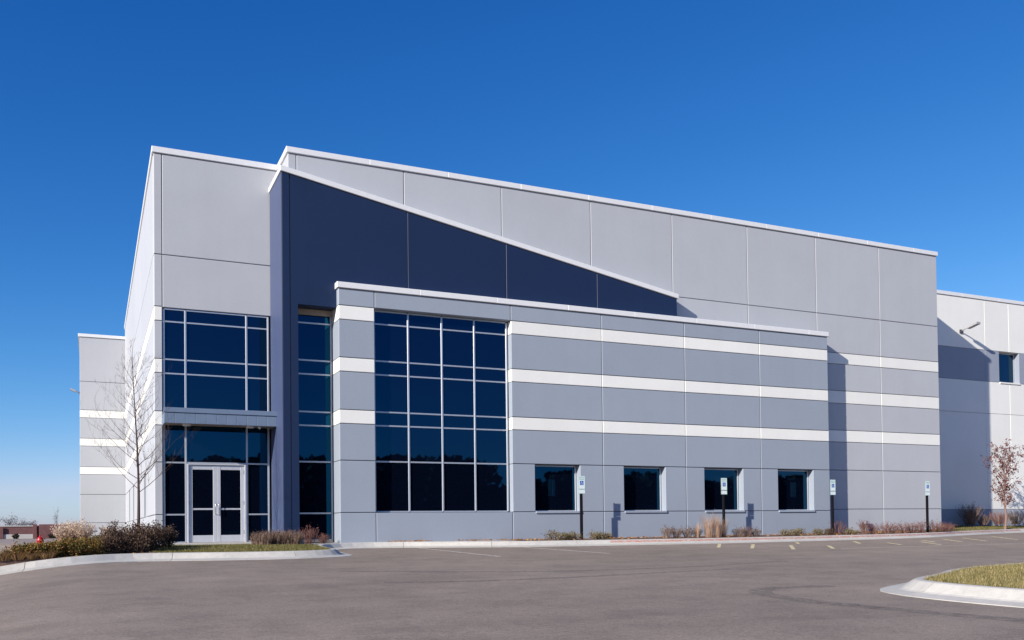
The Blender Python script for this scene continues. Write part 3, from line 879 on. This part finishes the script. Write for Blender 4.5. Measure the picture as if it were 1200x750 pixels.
def make_sign(loc, label, top=2.40):
    t = thing('parking_sign', loc, label, 'sign', 'accessible parking signs along the front bed')
    m_ = MB(); x, y, z = loc
    pt = top - .66; m_.lathe((x, y, z - .05), [(0.06, 0), (0.06, pt), (0.050, pt + .04), (0.0, pt + .05)], 14); m_.build('post', 'black', t, smooth=False)
    m_ = MB(); m_.box(x - .02, x + .02, y - .015, y + .015, z + 1.60, z + top - .05); m_.build('bracket', 'steel', t)
    m_ = MB(); m_.bbox(x - .152, x + .152, y - .056, y - .050, z + top - .50, z + top, 0.002); p = m_.build('sign_panel', 'signwhite', t)
    m_ = MB()
    for b in ((-.145, .145, top - .012, top - .006), (-.145, .145, top - .494, top - .488), (-.145, -.139, top - .494, top - .006), (.139, .145, top - .494, top - .006)):
        m_.box(x + b[0], x + b[1], y - .0585, y - .0565, z + b[2], z + b[3])
    m_.build('border', 'signgreen', p)
    m_ = MB(); m_.box(x - .075, x + .075, y - .0595, y - .0565, z + top - .345, z + top - .185); m_.build('symbol_square', 'signblue', p)
    # wheelchair figure
    m_ = MB(); cx, cz, yy = x, z + top - .265, y - .0605
    def bar(a, b, w):
        a = Vector(a); b = Vector(b); d = (b - a).normalized(); nn = Vector((-d.y, d.x)) * w / 2
        q = [a + nn, b + nn, b - nn, a - nn]
        m_.add([(cx + k.x, yy, cz + k.y) for k in q] , [(0, 1, 2, 3)])
    m_.add([(cx - .012 + .011 * math.cos(k * .7854), yy, cz + .058 + .011 * math.sin(k * .7854)) for k in range(8)], [tuple(range(8))])
    bar((-.012, .045), (-.008, -.005), .014); bar((-.008, .018), (.024, .016), .010); bar((-.010, -.004), (.030, -.006), .013); bar((.028, -.004), (.042, -.045), .012); bar((.040, -.043), (.056, -.038), .010)
    for k in range(9):
        a0, a1 = 1.9 + k * .45, 1.9 + (k + 1) * .45
        bar((.0 + .038 * math.cos(a0), -.022 + .038 * math.sin(a0)), (.0 + .038 * math.cos(a1), -.022 + .038 * math.sin(a1)), .009)
    m_.build('wheelchair_symbol', 'signwhite', p)
    lx, ly = 0, -.0575
    text_obj('RESERVED', 0.052, (lx, ly, top - .085), 'signgreen', t)
    text_obj('PARKING', 0.052, (lx, ly, top - .145), 'signgreen', t)
    m_ = MB(); m_.bbox(x - .152, x + .152, y - .056, y - .050, z + top - .675, z + top - .515, 0.002); q = m_.build('lower_plate', 'signwhite', t)
    m_ = MB()
    for b in ((-.145, .145, top - .526, top - .521), (-.145, .145, top - .670, top - .665), (-.145, -.140, top - .670, top - .521), (.140, .145, top - .670, top - .521)):
        m_.box(x + b[0], x + b[1], y - .0585, y - .0565, z + b[2], z + b[3])
    m_.build('border', 'signgreen', q)
    return t
SIGN_Y = 30.37
for x, lab in ((16.92, 'blue accessible parking sign on black post between the curtain wall and second ground-floor window'),
               (23.62, 'blue accessible parking sign on black post beside the tall dry reeds'),
               (29.52, 'blue accessible parking sign on black post at the grey block\'s shadowed corner'),
               (35.33, 'blue accessible parking sign on black post near the tall wall\'s last corner')):
    z = zat(x, SIGN_Y, B_BED)
    make_sign((x, SIGN_Y, z), lab, 2.35 - z)

# ------------------------------------------------------------------ hydrant and boulders
hx, hy = -1.45, 31.0
hz = zat(hx, hy, B_LEFT) or -0.2
hyd = thing('fire_hydrant', (hx, hy, hz), 'red fire hydrant with dark side outlets standing behind the olive hedge', 'hydrant')
HS = max(0.55, 0.385 - hz) / 0.76
m_ = MB(); m_.lathe((hx, hy, hz - .03), [(r * HS, z * HS) for r, z in ((0.15, 0), (0.15, 0.06), (0.10, 0.08), (0.10, 0.42), (0.14, 0.44), (0.14, 0.48), (0.115, 0.50))], 18); m_.build('barrel', 'red', hyd, smooth=False)
m_ = MB(); m_.lathe((hx, hy, hz - .03), [(r * HS, z * HS) for r, z in ((0.125, 0.50), (0.12, 0.58), (0.095, 0.66), (0.05, 0.71), (0.025, 0.72), (0.025, 0.77))], 18); m_.build('bonnet', 'red', hyd, smooth=True)
for dx, dy, mt in ((-1, -.2, 'dark'), (1, .2, 'dark'), (-.25, -1, 'dark')):
    d = Vector((dx, dy, 0)).normalized()
    c = Vector((hx, hy, hz + .34 * HS))
    m_ = MB(); m_.tube([c + d * .08 * HS, c + d * .17 * HS], 0.062 * HS, 10); m_.build('outlet', 'red', hyd)
    m_ = MB(); m_.tube([c + d * .165 * HS, c + d * .21 * HS], 0.075 * HS, 8); m_.build('outlet_cap', 'cap' if dx < -.9 else mt, hyd)

def boulder(x, y, z, s, seed, label):
    rr = random.Random(seed); bm = bmesh.new()
    bmesh.ops.create_icosphere(bm, subdivisions=2, radius=1)
    ph = [rr.uniform(0, 6) for _ in range(6)]
    for v in bm.verts:
        k = 1 + .13 * math.sin(3 * v.co.x + ph[0]) + .12 * math.sin(4 * v.co.y + ph[1]) + .1 * math.sin(5 * v.co.z + ph[2]) + rr.uniform(-.06, .06)
        v.co = Vector((v.co.x * s[0] * k, v.co.y * s[1] * k, v.co.z * s[2] * k))
    me = bpy.data.meshes.new('boulder'); bm.to_mesh(me); bm.free(); me.materials.append(M['boulder'])
    o = bpy.data.objects.new('boulder', me); col.objects.link(o); o.location = (x, y, z + s[2] * .55)
    tag(o, label, 'boulder')
boulder(-1.98, 28.6, -0.30, (.20, .16, .13), 1, 'pale boulder at the left end of the olive hedge')
boulder(-1.62, 29.6, -0.26, (.17, .15, .17), 2, 'small pale boulder between the hedge and the hydrant')
boulder(6.35, 30.55, -0.05, (.08, .07, .09), 5, 'small white stone between the twiggy shrubs and the red bush')

# ------------------------------------------------------------------ plants
def leafy_shrub(name, loc, w, h, n, mat, seed, label, group, leaf=0.06, spiky=0.0, dep=None):
    rr = random.Random(seed); t = thing(name, loc, label, 'shrub', group)
    x, y, z = loc; dep = dep or w
    m_ = MB()
    tips = []
    for i in range(26):
        a = rr.uniform(0, 6.283); r = math.sqrt(rr.random()) * .95; hh = h * (1.02 - .40 * r * r) * rr.uniform(.72, 1.10 + spiky)
        tip = Vector((x + math.cos(a) * r * w / 2, y + math.sin(a) * r * dep / 2, z + hh)); tips.append(tip)
        b = Vector((x + math.cos(a) * r * w * .15, y + math.sin(a) * r * dep * .15, z - .03))
        mid = b.lerp(tip, .5) + Vector((math.cos(a) * .05 * w, math.sin(a) * .05 * w, 0))
        m_.tube([b, mid, tip], [.009, .006, .003], 4, False)
    m_.build('stems', 'bark', t)
    m_ = MB()
    for i in range(n):
        tip = rr.choice(tips); b = Vector((x + (tip.x - x) * .25, y + (tip.y - y) * .25, z + .02))
        k = rr.random() ** .55
        sp = 0.10 * (1.05 - k * .55)
        p = b.lerp(tip, k) + Vector((rr.gauss(0, sp), rr.gauss(0, sp), rr.gauss(0, sp * .8)))
        if p.z < z + .01: p.z = z + rr.uniform(.01, .08)
        m_.leaf(p, leaf * rr.uniform(.6, 1.35), rr)
    m_.build('foliage', mat, t)
    return t

def twig_shrub(name, loc, w, h, n, mat, seed, label, group=None, leafmat=None, nleaf=0, cat='shrub', thick=0.004, sub=3, spread=.18):
    rr = random.Random(seed); t = thing(name, loc, label, cat, group)
    x, y, z = loc; m_ = MB(); pts = []
    for i in range(n):
        a = rr.uniform(0, 6.283); r = rr.random() ** .6; hh = h * rr.uniform(.55, 1.05) * (1 - .25 * r)
        b = Vector((x + math.cos(a) * r * w * spread, y + math.sin(a) * r * w * spread, z - .03))
        tip = Vector((x + math.cos(a) * r * w / 2, y + math.sin(a) * r * w / 2, z + hh))
        mid = b.lerp(tip, .55) + Vector((rr.gauss(0, .03), rr.gauss(0, .03), hh * .06))
        m_.tube([b, mid, tip], [thick * 1.4, thick, thick * .45], 3, False); pts += [mid, tip]
        for k in range(sub):
            s = b.lerp(tip, rr.uniform(.35, .9)); l = h * rr.uniform(.12, .3); aa = a + rr.gauss(0, .9)
            e = s + Vector((math.cos(aa) * l * .6, math.sin(aa) * l * .6, l)); e.z = min(e.z, z + h * 1.08)
            m_.tube([s, e], [thick * .7, thick * .35], 3, False); pts.append(e)
    m_.build('twigs', mat, t)
    if nleaf:
        m_ = MB()
        for i in range(nleaf):
            p = rr.choice(pts) + Vector((rr.gauss(0, .03), rr.gauss(0, .03), rr.gauss(0, .03))); m_.leaf(p, rr.uniform(.03, .06), rr)
        m_.build('leaves', leafmat, t)
    return t

def reed_clump(name, loc, w, h, n, mat, seed, label, group=None, plume=None, lean=.12):
    rr = random.Random(seed); t = thing(name, loc, label, 'grass clump', group)
    x, y, z = loc; m_ = MB(); q_ = MB()
    for i in range(n):
        a = rr.uniform(0, 6.283); r = rr.random() ** .7 * w * .22
        b = Vector((x + math.cos(a) * r, y + math.sin(a) * r, z - .02)); hh = h * rr.uniform(.55, 1.05)
        o = Vector((math.cos(a), math.sin(a), 0)); l = rr.uniform(.3, 1.4) * lean * hh + r * .5
        p1 = b + o * l * .35 + Vector((0, 0, hh * .55)); p2 = b + o * l + Vector((0, 0, hh * (1 - .2 * rr.random())))
        s = Vector((-math.sin(a), math.cos(a), 0)) * rr.uniform(.003, .006)
        m_.add([b - s, b + s, p1 + s, p1 - s, p2], [(0, 1, 2, 3), (3, 2, 4)])
        if plume and hh > h * .72:
            d = (p2 - p1).normalized()
            for k in range(7):
                q_.leaf(p2 - d * rr.uniform(-.02, .22) * h * .8 + Vector((rr.gauss(0, .014), rr.gauss(0, .014), 0)), rr.uniform(.03, .06), rr)
    m_.build('blades', mat, t)
    if plume: q_.build('plumes', plume, t)
    return t

# hedge behind the left kerb: olive half, purple-brown half
olive = [(-1.6, 25.35, .8, .36), (-1.5, 26.2, .9, .34), (-1.1, 25.3, .85, .40), (-0.95, 26.1, .95, .42), (-0.6, 25.35, .85, .47), (-0.35, 26.2, .9, .50), (-0.1, 25.55, .8, .52), (0.1, 26.6, .9, .54), (-0.8, 27.0, .9, .42)]
for i, (x, y, w, h) in enumerate(olive):
    z = zat(x, y, B_LEFT) or -.3
    leafy_shrub('hedge_shrub', (x, y, z), w, h, 1900, 'leaf_olive', 100 + i, 'low olive and rust coloured shrub in the hedge behind the left kerb', 'olive shrubs of the left hedge', 0.055)
dark = [(0.42, 25.95, .75, .60), (0.75, 26.5, .85, .66), (1.05, 26.05, .75, .60), (1.40, 26.6, .85, .66), (1.62, 27.4, .8, .62), (0.55, 27.3, .9, .66), (1.1, 27.4, .8, .66), (1.95, 27.9, .6, .52)]
for i, (x, y, w, h) in enumerate(dark):
    z = zat(x, y, B_LEFT, B_LAWN) or -.1
    leafy_shrub('hedge_shrub', (x, y, z), w, h, 1500, 'leaf_dark', 200 + i, 'purple-brown leafy shrub below the bare young tree', 'purple-brown shrubs of the left hedge', 0.055, 0.22)
for i, (x, y, h) in enumerate(((-0.85, 31.9, .95), (-0.55, 32.2, 1.08), (-0.25, 31.8, 1.0))):
    reed_clump('plume_grass', (x, y, -.2), .55, h, 260, 'reed', 300 + i, 'pale feathery ornamental grass beside the hydrant', 'pale plume grasses by the hydrant', 'plume', .2)
reed_clump('plume_grass', (0.45, 29.6, -.1), .5, .78, 160, 'reed', 310, 'lone pale grass tuft poking above the purple-brown hedge', None, 'plume', .15)
for i, (x, y) in enumerate(((-2.0, 25.2), (-2.3, 25.4), (-2.05, 25.9), (-2.6, 25.2), (-2.45, 26.0), (-2.1, 26.8), (-2.8, 25.6), (-1.35, 25.0), (-1.65, 25.0), (-1.95, 25.0), (-2.25, 25.0), (-1.0, 24.98))):
    z = zat(x, y, B_LEFT) or -.25
    reed_clump('dry_tuft', (x, y, z), .7, .26, 200, 'tuft', 320 + i, 'short dry rusty tuft at the left end of the hedge', 'dry tufts by the left kerb', None, .8)

# beside the door
for i, (x, y, w, h, lb) in enumerate(((4.98, 30.0, .85, .48, 'brown twiggy shrub next to the glass doors, first of three'), (5.45, 30.1, .9, .54, 'brown twiggy shrub standing between two others like it by the doors'), (5.9, 30.05, .85, .50, 'brown twiggy shrub beside the small white stone'))):
    twig_shrub('twiggy_shrub', (x, y, zat(x, y, B_LAWN) or -.05), w, h, 300, 'twig', 400 + i, lb, 'twiggy shrubs by the doors', 'leaf_dark', 420, spread=.4)
twig_shrub('red_bush', (6.62, 30.75, -.05), .75, .64, 60, 'twig_red', 410, 'dark red bare bush before the tall slot window', None, 'leaf_maroon', 260)
twig_shrub('red_bush', (7.25, 31.3, -.05), .5, .36, 60, 'twig_red', 411, 'small dark red bush tucked against the grey block corner', None, 'leaf_maroon', 160)

# front bed
def bz(x, y): return zat(x, y, B_BED, B_RL) or 0
for i, (x, y, w, h) in enumerate(((15.5, 29.9, .9, .34), (15.9, 29.75, .6, .24), (16.25, 29.8, .7, .28), (17.25, 29.9, .6, .30), (17.6, 29.8, .6, .26))):
    leafy_shrub('low_mound', (x, y, bz(x, y)), w, h, 600, 'leaf_tan', 500 + i, 'low tan-green mound between the curtain wall and the first parking sign' if i < 3 else 'low tan-green mound just past the first parking sign\'s post', 'tan mounds by the first parking sign', 0.05)
for i, (x, y, w, h) in enumerate(((20.35, 29.7, .6, .50), (20.8, 29.7, .6, .46), (21.35, 29.75, .6, .50), (21.9, 29.9, .45, .40))):
    twig_shrub('twiggy_shrub', (x, y, bz(x, y)), w, h, 60, 'twig', 520 + i, 'dark twiggy shrub beside the tall reeds under the third window', 'twiggy shrubs left of the reeds', 'leaf_dark', 170)
for i, (x, y, h, w, n, lb) in enumerate(((21.75, 29.6, .82, .35, 70, 'short thin dry reed clump, lowest of the reeds by the second sign'), (22.3, 29.6, 1.2, .8, 170, 'tallest dry pinkish reed clump before the third ground-floor window'), (22.62, 29.5, 1.05, .7, 130, 'dry pinkish reed clump leaning against the tallest reeds'), (23.05, 29.7, .95, .6, 110, 'dry pinkish reed clump touching the second sign\'s black post'))):
    reed_clump('tall_reeds', (x, y, bz(x, y)), w, h, n, 'reed', 540 + i, lb, 'tall reeds by the second sign', None, .30)
for i, (x, y, w, h) in enumerate(((23.9, 29.8, .6, .40), (24.35, 29.8, .6, .48), (24.8, 29.8, .5, .36))):
    twig_shrub('twiggy_shrub', (x, y, bz(x, y)), w, h, 60, 'twig', 560 + i, 'dark twiggy shrub right of the second parking sign', 'twiggy shrubs right of the second sign', 'leaf_dark', 150)
for i, (x, y, w, h) in enumerate(((26.5, 29.8, .8, .26), (27.1, 29.8, .8, .28), (28.2, 29.8, .7, .24), (28.9, 29.9, .5, .26), (29.9, 29.7, .8, .26))):
    leafy_shrub('low_mound', (x, y, bz(x, y)), w, h, 550, 'leaf_tan' if i != 3 else 'leaf_dark', 580 + i, 'low dry mound below the last ground-floor window', 'dry mounds below the last window', 0.05)
for i, (x, y, w, h) in enumerate(((29.95, 30.5, .8, .70), (31.0, 30.0, .5, .66), (31.6, 30.0, .6, .5), (32.3, 30.0, .7, .55), (32.9, 30.1, .7, .52), (33.5, 30.1, .7, .55), (34.1, 30.2, .7, .55), (34.75, 30.3, .6, .58), (35.8, 30.5, .7, .62), (36.5, 30.7, .7, .5), (37.1, 30.9, .7, .48), (37.8, 31.2, .7, .45))):
    twig_shrub('red_twig_shrub', (x, y, bz(x, y)), w, h, 55, 'twig_red', 600 + i, {0: 'upright red-twigged shrub in the grey block\'s shadow', 1: 'dense dark red shrub, leafiest along the tall grey wall'}.get(i, 'low red-twigged shrub along the foot of the tall grey wall'), 'red twig shrubs at the tall wall', 'leaf_maroon', 120 if i != 1 else 420)
# shrubs at the white wing
twig_shrub('tall_bare_shrub', (43.9, 34.9, .28), 1.4, 1.2, 120, 'twig', 640, 'tall dark shrub in the shade against the white wing', None, 'leaf_dark', 500, thick=.008)
twig_shrub('bare_shrub', (44.9, 34.9, .28), 1.0, .6, 70, 'twig', 641, 'low bare shrub at the edge of the wing\'s shadow', None, 'leaf_red', 60, thick=.006)
twig_shrub('bare_shrub', (46.2, 34.9, .29), 1.2, .8, 90, 'twig_red', 642, 'reddish bare shrub just left of the young red tree\'s trunk', None, 'leaf_red', 140, thick=.006)
twig_shrub('bare_shrub', (47.6, 34.9, .29), 1.3, .85, 90, 'twig', 643, 'bare grey shrub just right of the young red tree\'s trunk', None, None, 0, thick=.006)
twig_shrub('bare_shrub', (49.4, 35.0, .29), 1.1, .55, 60, 'twig', 644, 'small dark shrub beneath the blue window of the white wing', None, 'leaf_dark', 200, thick=.006)

# fallen leaves
rr = random.Random(77); m_ = MB()
for i in range(2600):
    x = rr.uniform(9.5, 38); y = 31.1 - abs(rr.gauss(0, .8)) if x > 14 else 31.12 - abs(rr.gauss(0, .12))
    if x > 30.3: y += .7
    z = zat(x, y, B_BED, B_WALK)
    if z is None: continue
    if math.sin(x * 3.1) + math.sin(x * 1.3 + 2) < rr.uniform(-1.4, 1.2): continue
    m_.leaf((x, y, z + rr.uniform(.01, .05)), rr.uniform(.05, .11), rr, .7)
for i in range(500):
    x = rr.uniform(-2, 2); y = rr.uniform(22, 28); z = zat(x, y, B_LEFT)
    if z is not None: m_.leaf((x, y, z + .02), rr.uniform(.04, .08), rr, .7)
stuff(m_.build('fallen_leaves', 'litter'), 'orange and brown fallen leaves scattered along the foot of the wall', 'leaves')

# ------------------------------------------------------------------ trees
def bare_tree(loc, H, seed):
    rr = random.Random(seed)
    t = thing('bare_tree', loc, 'young bare tree with thin reddish branches rising from the left hedge', 'tree')
    x, y, z = loc; B = Vector(loc)
    def lead(s): return B + Vector((0.05 * math.sin(s * 5) - .10 * s, 0.04 * math.cos(s * 4), H * s))
    m_ = MB(); pts = [lead(k / 14) for k in range(15)]
    m_.tube([pts[0] - Vector((0, 0, .1))] + pts, [.062] + [.052 * (1 - k / 14) ** 1.25 + .004 for k in range(15)], 9)
    m_.build('trunk', 'bark', t, smooth=True)
    m_ = MB()
    def grow(p, d, l, r, lvl):
        n = 5; pp = [p]; rad = [r]
        for k in range(n):
            d = (d + Vector((rr.gauss(0, .07), rr.gauss(0, .07), .10 + .05 * lvl))).normalized()
            p = p + d * l / n; pp.append(p); rad.append(r * (1 - (k + 1) / n * .82))
        m_.tube(pp, rad, 5 if lvl == 0 else 3, False)
        if lvl < 2:
            for k in range(8 if lvl == 0 else 4):
                i = rr.randint(1, n); q = pp[i]
                s = d.cross(Vector((rr.gauss(0, 1), rr.gauss(0, 1), rr.gauss(0, 1)))).normalized()
                grow(q, (d * .8 + s * .75).normalized(), l * rr.uniform(.25, .5), max(.0028, rad[i] * .6), lvl + 1)
    for i in range(38):
        s = .27 + .62 * (i / 37); a = i * 2.4 + rr.gauss(0, .3)
        l = H * (.30 - .20 * ((s - .29) / .62)) * rr.uniform(.75, 1.1)
        el = R(30) + R(30) * (s - .29)
        grow(lead(s), Vector((math.cos(a) * math.cos(el), math.sin(a) * math.cos(el), math.sin(el))), l, .0135 * (1.1 - s * .7), 0)
    m_.build('crown', 'bark', t)
bare_tree((1.28, 30.7, -0.05), 6.3, 5)

def red_tree(loc, H, seed):
    rr = random.Random(seed)
    t = thing('red_leaved_tree', loc, 'young tree with sparse dark red leaves on the lawn by the white wing', 'tree')
    B = Vector(loc)
    m_ = MB(); pts = [B + Vector((.03 * math.sin(k), .03 * math.cos(k * 1.3), H * k / 12)) for k in range(13)]
    m_.tube([pts[0] - Vector((0, 0, .1))] + pts, [.075] + [.062 * (1 - k / 12) + .006 for k in range(13)], 9); m_.build('trunk', 'bark_pale', t, smooth=True)
    m_ = MB(); tips = []
    for i in range(34):
        s = .30 + .62 * i / 33; a = i * 2.4 + rr.gauss(0, .2); p = B + Vector((0, 0, H * s)); l = H * (.36 * math.sin(math.pi * min(1, (1.06 - s) / .80)) ** .8 + .06) * rr.uniform(.75, 1.1)
        d = Vector((math.cos(a) * .75, math.sin(a) * .75, .85)).normalized(); pp = [p]
        for k in range(4):
            d = (d + Vector((rr.gauss(0, .1), rr.gauss(0, .1), .06))).normalized(); p = p + d * l / 4; pp.append(p)
        m_.tube(pp, [.014, .011, .008, .006, .003], 4, False); tips += pp[1:]
        for k in range(4):
            q = rr.choice(pp[1:]); e = q + Vector((rr.gauss(0, .16), rr.gauss(0, .16), rr.uniform(.0, .3))); m_.tube([q, e], [.006, .003], 3, False); tips += [e, q.lerp(e, .5)]
    c = m_.build('crown', 'bark_pale', t)
    m_ = MB()
    for i in range(2100):
        p = rr.choice(tips) + Vector((rr.gauss(0, .06), rr.gauss(0, .06), rr.gauss(0, .06))); m_.leaf(p, rr.uniform(.06, .13), rr)
    m_.build('leaves', 'leaf_red', c)
red_tree((44.6, 33.3, (zat(44.6, 33.3, B_RL) or .0)), 3.95, 9)

# ------------------------------------------------------------------ far things
FY = 290.0; fz = -1.4
far = thing('brick_building', (-20, FY, fz), 'long low dark red brick building with pale base far across the field', 'building')
def fb(x0, x1, y0, y1, z0, z1, name, mat, parent=far):
    m_ = MB(); m_.bbox(x0, x1, y0, y1, z0, z1, 0.04); return m_.build(name, mat, parent)
fb(-60, -14.2, FY, FY + 25, fz, 2.05, 'wall', 'brick'); fb(-13.8, 12, FY - 2, FY + 25, fz, 2.65, 'wall', 'brick')
fb(-60, -14.3, FY - .3, FY + .0, fz, -.1, 'stone_base', 'stone'); fb(-60.2, -14.15, FY - .2, FY + 25, 2.06, 2.35, 'parapet', 'stone')
for x in (-52, -46, -38, -30, -23.2, -14.9):
    fb(x - .5, x + .5, FY - .6, FY - .302, fz, 2.0 if x != -14.9 else 2.7, 'pilaster', 'brick')
wf = fb(-8.9, -2.2, FY - 2.15, FY - 2.003, 1.2, 2.0, 'window_band', 'stone'); fb(-8.5, -2.6, FY - 2.25, FY - 2.16, 1.32, 1.9, 'pane', 'glass', wf)
for x in (-8, -6, -4):
    d = fb(x - .7, x + .7, FY - 2.1, FY - 2.003, -1.1, .6, 'window', 'stone'); fb(x - .55, x + .55, FY - 2.2, FY - 2.11, -.95, .45, 'pane', 'glass', d)
fb(-5, 8, FY + 4, FY + 20, 2.66, 3.1, 'roof_unit', 'stone')

def far_tree(x, y, z, H, w, seed, label, group=None, mat='far_tree', n=700, leaf=.55):
    rr = random.Random(seed); t = thing('far_tree', (x, y, z), label, 'tree', group)
    m_ = MB(); m_.tube([(x, y, z - .3), (x + .1, y, z + H * .5), (x, y, z + H * .85)], [w * .035, w * .022, w * .008], 6)
    tips = []
    for i in range(16):
        a = rr.uniform(0, 6.28); s = rr.uniform(.3, .7); p = Vector((x, y, z + H * s))
        q = p + Vector((math.cos(a) * w * .4, math.sin(a) * w * .4, H * rr.uniform(.12, .35))); m_.tube([p, q], [w * .012, w * .004], 4, False); tips += [q, p.lerp(q, .6)]
    m_.build('trunk', mat, t)
    m_ = MB()
    for i in range(n):
        p = rr.choice(tips) + Vector((rr.gauss(0, w * .09), rr.gauss(0, w * .09), rr.gauss(0, H * .07))); m_.leaf(p, leaf * rr.uniform(.4, 1.2), rr, asp=.35)
    m_.build('crown', mat, t)
far_tree(-31, 420, -1.5, 8.6, 7.5, 1, 'grey bare tree rising behind the brick building', 'bare trees behind the brick building')
far_tree(-24.5, 425, -1.5, 6.6, 7.0, 2, 'grey bare tree rising behind the brick building', 'bare trees behind the brick building')
far_tree(-27, 430, -1.5, 6.6, 6.0, 3, 'grey bare tree rising behind the brick building', 'bare trees behind the brick building')
far_tree(-13.2, 400, -1.5, 11.5, 2.2, 4, 'thin leafless tree standing above the brick building roof', None, n=260, leaf=.4)
for i, (x, w) in enumerate(((-44, 1.6), (-35, 1.8), (-27.5, 1.7), (-19.5, 1.5), (-10.5, 1.6))):
    leafy_shrub('far_bush', (x, FY - 3, fz), w * 1.6, 1.5, 400, 'wood_far', 700 + i, 'dark bush at the foot of the distant brick building', 'bushes before the brick building', .4)

# woods across the road behind the viewer: the windows mirror them
rr = random.Random(21); m_ = MB()
for i in range(190):
    x = -60 + i * 1.5 + rr.uniform(-1, 1); y = -87 - 9 * (i % 2) + rr.uniform(-2, 2); z = -2.7; H = (rr.uniform(13.9, 15.0) if x < 66 else rr.uniform(11.2, 12.2) + 1.1 * math.sin(x * .33)) + .4 * math.sin(i * .35)
    m_.tube([(x, y, z), (x + rr.uniform(-.3, .3), y, z + H * .6), (x, y, z + H * .95)], [.22, .15, .03], 5, False)
    for k in range(260):
        s = rr.random() ** .85; r = 3.2 * (1 - s * .45) * math.sqrt(rr.random()); a = rr.uniform(0, 6.28)
        m_.leaf((x + math.cos(a) * r, y + math.sin(a) * r, z + .3 + s * H), rr.uniform(1.1, 2.2), rr, asp=.85)
stuff(m_.build('distant_woods', 'wood_far'), 'dark line of woods mirrored in the lower window panes', 'woods')
